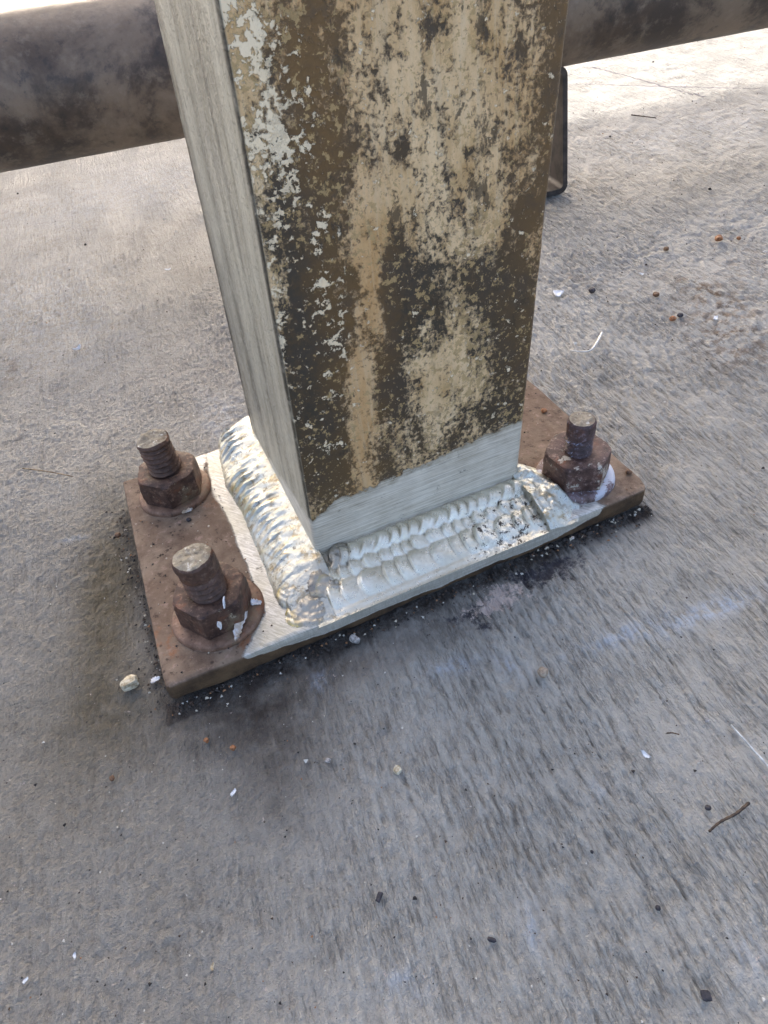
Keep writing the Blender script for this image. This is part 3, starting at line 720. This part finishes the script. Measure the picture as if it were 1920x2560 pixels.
# ------------------------------------------------------------------ pipe and its support
def lathe_pipe():
    d = Vector((.9913, -.1319, 0)); r = .0565; c = Vector((.543, .464, .125 + r)); n = 96
    L = np.concatenate([[-4], np.arange(-1.2, 1.4, .02), [4]]); V = []
    side = np.array([-d.y, d.x, 0])
    for l in L:
        for j in range(n):
            t = 2 * math.pi * j / n; V.append(np.array(c) + np.array(d) * l + side * (r * math.cos(t)) + np.array([0, 0, r * math.sin(t)]))
    V = np.array(V); V[:, 2] += .0003 * fbm(V, 18, 3)
    F = gridfaces(len(L), n, True) + [tuple(range(n))[::-1], tuple((len(L) - 1) * n + j for j in range(n))]
    o = mesh_np('steel_pipe', V, F, M_pipe); tag(o, 'long grimy grey-brown round pipe running behind the post', 'pipe')
lathe_pipe()
def support():
    w_, h_, t_, dp, r = .13, .1280, .0055, .075, .010
    def loop(x0, x1, z0, z1, rr):
        P = []
        for cx, cz, a0 in ((x1 - rr, z0 + rr, -90), (x1 - rr, z1 - rr, 0), (x0 + rr, z1 - rr, 90), (x0 + rr, z0 + rr, 180)):
            for i in range(7):
                t = math.radians(a0 + 15 * i); P.append((cx + rr * math.cos(t), cz + rr * math.sin(t)))
        return P
    o_ = loop(-w_, 0, 0, h_, r); i_ = loop(-w_ + t_, -t_, t_, h_ - t_, r - t_ + .001); n = len(o_); V = []
    for lp, y in ((o_, 0), (o_, dp), (i_, dp), (i_, 0)):
        V += [(x, y, z) for x, z in lp]
    F = []
    for k in range(4):
        for j in range(n): F.append((k * n + j, k * n + (j + 1) % n, ((k + 1) % 4) * n + (j + 1) % n, ((k + 1) % 4) * n + j))
    V = np.array(V); V[:, 0] -= V[:, 2] * .10
    rz = math.atan2(-.1319, .9913); c_, s_ = math.cos(rz), math.sin(rz); V = np.column_stack([V[:, 0] * c_ - V[:, 1] * s_, V[:, 0] * s_ + V[:, 1] * c_, V[:, 2]])
    o = mesh_np('pipe_support', V, F, mat_plain('dark_support_steel', lin(50, 45, 42), lin(80, 72, 66), 60, .6, .2), smooth=False)
    o.location = (.553, .447, .0005); tag(o, 'dark open box-section support under the pipe, half hidden by the post', 'pipe support')
    bm = bmesh.new(); bm.from_mesh(o.data); bmesh.ops.recalc_face_normals(bm, faces=bm.faces); bm.to_mesh(o.data); bm.free()
support()

# ------------------------------------------------------------------ loose bits
def rock(name, u, v, size, mat, label, cat, group=None, sq=(1, 1, .7), seed=0, z=0.0, box=0.0):
    bm = bmesh.new(); bmesh.ops.create_icosphere(bm, subdivisions=3, radius=1)
    V = np.array([q.co[:] for q in bm.verts]); 
    if box: V = V / (np.max(np.abs(V), axis=1, keepdims=True) ** box)
    V *= (1 + .32 * fbm(V, 1.1, 2, seed * 3.1) + .12 * fbm(V, 3.2, 2, seed + 9))[:, None]
    V = np.clip(V, -.93, .93); V *= np.array(sq) * size * (.38 if mat is md else .45)
    for q, p in zip(bm.verts, V): q.co = p
    me = bpy.data.meshes.new(name); bm.to_mesh(me); bm.free(); me.materials.append(mat)
    me.polygons.foreach_set('use_smooth', [True] * len(me.polygons)) if box == 0 else None
    o = link(bpy.data.objects.new(name, me)); p = at(u, v, z + size * sq[2] * .3)
    o.location = (p[0], p[1], z + size * sq[2] * .40); o.rotation_euler = (0, 0, seed * 1.7)
    return tag(o, label, cat, group)
def flake(name, u, v, L, Wd, ang, mat, label, cat, group=None, curl=.3, th=.0005, seed=0, z=0.0, tilt=(0, 0), parent=None, ring=False):
    nu, nv = 14, 8; T = []
    for s_ in (1, -1):
        for i in range(nu + 1):
            for j in range(nv + 1):
                a_, b_ = i / nu * 2 - 1, j / nv * 2 - 1
                wd = (1 - abs(a_) ** 2.6) * .8 + .12 + .16 * ((i * 7 + int(seed * 5)) % 3 - 1)
                jit = 1 + .35 * float(fbm(np.array([a_ * 1.5, seed, 0.]), 1.7, 3, seed)) 
                x, y = a_ * L / 2 * (1 - .12 * ((j * 5 + int(seed)) % 3)), b_ * Wd / 2 * wd * jit + .25 * Wd * math.sin(a_ * 2.2 + seed)
                r2 = a_ * a_ + (b_ * wd) ** 2
                T.append((x, y, curl * L * (.5 * a_ * a_ + .4 * (b_ * wd) ** 2 * Wd / L) + s_ * th / 2 + .06 * Wd * float(fbm(np.array([a_, b_, seed * 1.]), 2.2, 2))))
    V = np.array(T); n = (nu + 1) * (nv + 1); F = []
    g_ = gridfaces(nu + 1, nv + 1); F += [f[::-1] for f in g_] + [tuple(i + n for i in f) for f in g_]
    bd = [j for j in range(nv + 1)] + [i * (nv + 1) + nv for i in range(1, nu + 1)] + [nu * (nv + 1) + j for j in range(nv - 1, -1, -1)] + [i * (nv + 1) for i in range(nu - 1, 0, -1)]
    for k in range(len(bd)): a_, b_ = bd[k], bd[(k + 1) % len(bd)]; F.append((a_, b_, b_ + n, a_ + n))
    o = mesh_np(name, V, F, mat); p = at(u, v, z + .0005)
    o.location = (p[0], p[1], z + th + .0002 + .04 * Wd); o.rotation_euler = (tilt[0], tilt[1], math.radians(ang))
    return tag(o, label, cat, group)
def stem(name, px, r0, r1, mat, label, cat, lift=0.0):
    P = [np.array(at(u, v, .0012)) for u, v in px]; pts = []
    for i in range(len(P) - 1):
        for t in np.linspace(0, 1, 9)[:-1 if i < len(P) - 2 else None]:
            p0, p1, p2, p3 = P[max(i - 1, 0)], P[i], P[i + 1], P[min(i + 2, len(P) - 1)]
            pts.append(.5 * ((2 * p1) + (-p0 + p2) * t + (2 * p0 - 5 * p1 + 4 * p2 - p3) * t * t + (-p0 + 3 * p1 - 3 * p2 + p3) * t ** 3))
    pts = np.array(pts); m_ = len(pts); V = []
    for i, p in enumerate(pts):
        d = pts[min(i + 1, m_ - 1)] - pts[max(i - 1, 0)]; d /= np.linalg.norm(d); s_ = np.cross(d, [0, 0, 1]); s_ /= np.linalg.norm(s_); u_ = np.cross(s_, d)
        k = i / (m_ - 1); r = (r0 + (r1 - r0) * k) * (1 + .15 * math.sin(i * 2.3))
        for j in range(8):
            t = 2 * math.pi * j / 8; V.append(p + s_ * r * math.cos(t) + u_ * r * math.sin(t) + np.array([0, 0, r + lift * math.sin(k * math.pi)]))
    F = gridfaces(m_, 8, True) + [tuple(range(8))[::-1], tuple((m_ - 1) * 8 + j for j in range(8))]
    return tag(mesh_np(name, V, F, mat), label, cat)
mw = mat_plain('white_chip', lin(205, 208, 212), lin(235, 236, 238), 500); mc = mat_plain('cream_stone', lin(150, 132, 100), lin(222, 214, 190), 260)
md = mat_plain('dark_stone', lin(34, 32, 36), lin(66, 62, 66), 400); mb = mat_plain('brown_stone', lin(70, 48, 34), lin(118, 86, 58), 400)
mo = mat_plain('orange_stone', lin(112, 70, 44), lin(170, 118, 76), 500); mg = mat_plain('grey_stone', lin(112, 108, 104), lin(190, 186, 182), 450)
mt = mat_plain('beige_stone', lin(130, 112, 92), lin(176, 160, 140), 450); mstem = mat_plain('dry_stem', lin(96, 78, 56), lin(150, 130, 100), 300)
mwire = mat_plain('silver_strand', lin(170, 172, 172), lin(214, 216, 216), 300, .35, .6); mtw = mat_plain('brown_twig', lin(48, 36, 28), lin(88, 70, 52), 300)
mpeel = mat_plain('peeled_paint', lin(190, 168, 140), lin(232, 226, 222), 180)

rock('pebble', 325, 1708, .0088, mc, 'cream rough stone on the concrete left of the plate corner', 'pebble', seed=1, sq=(.95, 1.25, .9), box=.35)
rock('pebble', 1480, 727, .0075, md, 'dark bluish pebble right of the round white chip', 'pebble', seed=2, box=.3)
rock('pebble', 1357, 1682, .0058, mt, 'round beige pebble on the concrete among pale blue chalk marks', 'pebble', seed=3, sq=(1, 1, .95))
rock('pebble', 886, 1600, .0058, mg, 'grey-white pebble against the front edge of the plate', 'pebble', seed=4, sq=(.8, 1.2, .9), box=.3)
rock('pebble', 516, 1851, .0026, mo, 'small orange cube-like grain below the near left plate corner, the left one of two', 'pebble', seed=5, box=.6, sq=(1, 1, 1))
rock('pebble', 583, 1870, .0027, mo, 'small orange-brown grain below the near left plate corner, the right one of two', 'pebble', seed=6, box=.6, sq=(1, 1, 1))
rock('pebble', 1797, 597, .0085, mo, 'bright orange-red crumb on the concrete at the upper right', 'pebble', seed=7, box=.2)
rock('pebble', 1847, 596, .0050, mo, 'small orange crumb just right of the bright orange-red one', 'pebble', seed=8)
rock('pebble', 1665, 623, .0060, mb, 'reddish brown crumb left of the bright orange one', 'pebble', seed=9)
rock('pebble', 1640, 737, .0058, mb, 'olive-brown pebble right of the dark bluish pebble', 'pebble', seed=10, box=.3)
rock('pebble', 1682, 797, .0060, mo, 'orange-brown pebble touching dark crumbs, right of the post', 'pebble', seed=11, box=.2)
rock('pebble', 1700, 789, .0060, md, 'black crumb beside the orange-brown pebble', 'pebble', seed=12)
rock('pebble', 295, 1338, .0046, mb, 'brown pebble close to the left edge of the plate', 'pebble', seed=13)
rock('pebble', 280, 1946, .0036, mb, 'flat round brown pebble on the concrete at lower left', 'pebble', seed=14, sq=(1, .8, .5))
rock('pebble', 994, 1925, .0042, mc, 'pale cream pebble on the concrete below the middle of the plate', 'pebble', seed=15, box=.3)
rock('pebble', 820, 1902, .0030, mg, 'tiny pale grey pebble left of the cream one below the plate', 'pebble', seed=16)
rock('pebble', 1770, 2020, .0035, md, 'black pebble left of the brown twig', 'pebble', seed=17)
rock('pebble', 948, 2243, .0046, md, 'black angular chip near the bottom centre of the concrete', 'pebble', seed=18, box=.5, sq=(.6, 1.2, .6))
rock('pebble', 1230, 2350, .0040, md, 'elongated black chip in the broom grooves at the bottom', 'pebble', seed=19, sq=(.6, 1.3, .6))
rock('pebble', 1645, 2270, .0028, md, 'tiny black grain on the lower right concrete', 'pebble', seed=20)
rock('pebble', 1764, 2490, .0048, md, 'dark crumb near the bottom right corner', 'pebble', seed=21, box=.3)
rock('pebble', 1766, 1800, .0026, mg, 'tiny silver-grey grain near the thin strand at right', 'pebble', seed=22)
rock('pebble', 1480, 2130, .0000001 + .002, md, 'tiny dark grain on the grooves at lower right', 'pebble', seed=23)
rock('pebble', 1360, 1027, .0048, mo, 'orange-tan crumb on the plate behind the right anchor bolt', 'pebble', seed=24, z=TP)
rock('pebble', 1335, 1196, .0044, mt, 'beige crumb on the plate left of the right anchor bolt', 'pebble', seed=25, z=TP)
rock('pebble', 1572, 1181, .0044, mb, 'brown crumb on the plate right of the right anchor bolt', 'pebble', seed=26, z=TP)
flake('paint_chip', 470, 1281, .0072, .0030, 10, mpeel, 'cream paint chip lying on the plate below the back left bolt', 'paint chip', seed=27, z=TP, curl=.3, th=.0012)
rock('pebble', 472, 1300, .0042, md, 'dark crumb under the cream chip below the back left bolt', 'pebble', seed=28, z=TP)
rock('pebble', 1432, 1345, .0036, mg, 'dark-edged grit grain on the front rim of the plate', 'pebble', seed=29, z=TP, sq=(.6, .6, .5))
# chips
flake('paint_chip', 1397, 739, .0125, .0100, 15, mw, 'round white chip with a raised rim on the concrete right of the post', 'paint chip', seed=1, curl=.22, th=.0010)
flake('paint_chip', 390, 1702, .0055, .0032, 25, mw, 'small white chip touching the near left corner of the plate', 'paint chip', seed=2, curl=.35)
flake('paint_chip', 584, 1983, .0040, .0018, 60, mw, 'narrow white chip on the concrete below the plate', 'paint chip', seed=3)
flake('paint_chip', 1614, 1886, .0052, .0020, -60, mw, 'pointed white chip on the concrete left of the thin strand', 'paint chip', seed=4, curl=.2, tilt=(.4, 0))
flake('paint_chip', 195, 873, .0095, .0048, 30, mw, 'curled white chip on the concrete at the upper left', 'paint chip', seed=5, curl=.5)
flake('paint_chip', 1788, 797, .0062, .0040, 0, mw, 'small white chip right of the orange-brown pebble', 'paint chip', seed=6)
flake('paint_chip', 188, 2390, .0028, .0012, 70, mw, 'slim white chip near the bottom left of the concrete', 'paint chip', seed=7)
flake('paint_chip', 533, 2418, .0030, .0014, 70, mc, 'slim cream chip near the bottom of the concrete', 'paint chip', seed=8)
flake('paint_chip', 65, 2452, .0026, .0014, 60, mw, 'small white chip by the bottom left corner', 'paint chip', seed=9)
flake('paint_chip', 420, 675, .0070, .0040, 0, mw, 'small white chip left of the post at the upper left', 'paint chip', seed=10)
flake('paint_chip', 1604, 687, .0050, .0024, 90, mw, 'tiny white chip left of the olive-brown pebble', 'paint chip', seed=11)
# peeling scraps on the near bolt
flake('paint_scrap', 602, 1568, .0185, .0044, 52, mpeel, 'long curled strip of peeled paint on the washer of the near left bolt', 'paint scrap', seed=14, z=TP + .0042, curl=.12, tilt=(.35, -.1), th=.0007)
flake('paint_scrap', 641, 1511, .0058, .0050, 10, mw, 'crumpled white scrap between the near left bolt and the weld', 'paint scrap', seed=15, z=TP + .0022, curl=.5, th=.0007)
def on_nut(u, v, L, Wd, ang, seed, label, bolt=b1, rot=-86, face=0, af=.0205 * .866, mat=mw):
    """a flake lying flat against one flat of a nut"""
    th = math.radians(rot + 60 * face); n = np.array([math.cos(th), math.sin(th), 0]); c = np.array(bolt.location)
    d = RC @ np.array([(u - 960) / FPX, -(v - 1280) / FPX, -1.0])
    s = ((c + n * (af + .0007) - CP) @ n) / (d @ n); p = CP + s * d
    o = flake('paint_scrap', u, v, L, Wd, 0, mat, label, 'paint scrap', seed=seed, curl=.04, th=.0005)
    X_ = Vector((-n[1], n[0], 0)); Z_ = Vector(n); Y_ = Z_.cross(X_); Mx = Matrix((X_, Y_, Z_)).transposed().to_4x4()
    Mx = Matrix.Translation(Vector(p)) @ Mx @ Matrix.Rotation(math.radians(ang), 4, 'Z'); o.matrix_world = Mx
on_nut(548, 1563, .0062, .0036, 80, 31, 'small white paint scrap low on the near left nut', face=1)
on_nut(560, 1506, .0060, .0024, 30, 32, 'upper white paint scrap on the near left nut', face=1)
# stems
stem('grass_stem', [(1425, 878), (1470, 880), (1490, 862), (1505, 835)], .0004, .0011, mwire, 'curved pale grass stem on the concrete right of the post', 'stem')
stem('grass_stem', [(57, 1172), (120, 1180), (182, 1192)], .0005, .0004, mstem, 'thin dry stem lying left of the plate', 'stem')
stem('metal_strand', [(1826, 1813), (1870, 1862), (1935, 1935)], .0004, .0006, mwire, 'thin straight silvery strand at the right edge of the concrete', 'strand')
stem('twig', [(1772, 2080), (1800, 2056), (1840, 2035), (1872, 2008)], .0005, .0007, mtw, 'short brown twig on the lower right concrete', 'twig')
stem('twig', [(1667, 1834), (1680, 1833), (1698, 1837)], .0004, .0003, mtw, 'tiny dark twig bit above the pointed white chip', 'twig')
stem('twig', [(1578, 289), (1605, 292), (1640, 296)], .0009, .0006, mtw, 'short dark twig near the sunlit strip behind the pipe support', 'twig')

def grit():
    rng = np.random.default_rng(5); V, F, C = [], [], []
    cube = np.array([(0, 0, 1), (.9, 0, -.2), (-.45, .8, -.2), (-.45, -.8, -.2), (0, 0, -.6), (.3, -.7, .4), (-.6, .3, .5)])
    tri = [(0, 5, 1), (0, 1, 2), (0, 2, 6), (0, 6, 3), (0, 3, 5), (5, 3, 1), (6, 2, 3), (4, 2, 1), (4, 3, 2), (4, 1, 3)]
    pal = [lin(206, 202, 192), lin(186, 182, 170), lin(40, 36, 34), lin(72, 56, 44), lin(60, 54, 50), lin(150, 110, 76), lin(190, 180, 160)]
    def add(x, y, z, s, c):
        o = len(V); r = rng.uniform(0, 6.3); c_, s_ = math.cos(r), math.sin(r)
        q = cube * rng.uniform(.6, 1.3, 3) * s
        for p in q: V.append((x + p[0] * c_ - p[1] * s_, y + p[0] * s_ + p[1] * c_, z + p[2] * .7 + s * .25)); C.append(c)
        F.extend([tuple(i + o for i in t) for t in tri])
    for _ in range(3400):
        u, v = rng.uniform(-40, 1960), rng.uniform(80, 2600)
        p = at(u, v); x, y = p[0], p[1]
        if -.003 < x < .302 and -.002 < y < .182: continue
        if p[1] > 1.4: continue
        far = np.clip((1500 - v) / 1000, 0, 1)
        if rng.uniform() > .35 + .65 * far: continue
        k = rng.choice(7, p=[.2, .14, .22, .12, .16, .06, .10]) if v > 1000 or u > 700 else rng.choice(7, p=[.42, .2, .12, .06, .1, .02, .08])
        add(x, y, 0, rng.uniform(.00025, .00065) * (1 + .9 * far) * (1.9 if rng.uniform() < .08 else 1), pal[k])
    for _ in range(700):          # crumbs gathered along the plate's edges
        if rng.uniform() < .75: x, y = rng.uniform(-.002, .30), -abs(rng.normal(0, .0045)) - .0008
        else: x, y = -abs(rng.normal(0, .005)) - .001, rng.uniform(0, .17); 
        k = rng.choice(7, p=[.01, .04, .34, .26, .26, .05, .04]); add(x, y, 0, rng.uniform(.0004, .0013), pal[k])
    for _ in range(90):           # right-hand gap, broken mortar
        x, y = rng.uniform(.215, .30), -abs(rng.normal(0, .003)); add(x, y, 0, rng.uniform(.0008, .0020), pal[rng.choice([2, 3, 4, 6, 4])])
    for _ in range(260):          # on the plate
        x, y = (rng.uniform(.006, .062), rng.uniform(.004, .172)) if rng.uniform() < .7 else (rng.uniform(.245, .296), rng.uniform(.004, .13))
        add(x, y, TP, rng.uniform(.0003, .0009), pal[rng.choice([2, 3, 3, 5, 2, 6, 4])])
    g = MT('grit_grains'); r_, g_, b_, a_ = g.attr('tint'); x = g.n('ShaderNodeAttribute', attribute_name='tint')
    m = g.out(x.outputs['Color'], .75)
    o = mesh_np('grit', V, F, m, smooth=False, attrs={'tint': np.array(C)}); o['kind'] = 'stuff'
    tag(o, 'fine pale and dark grit scattered over the concrete and plate', 'grit')
grit()
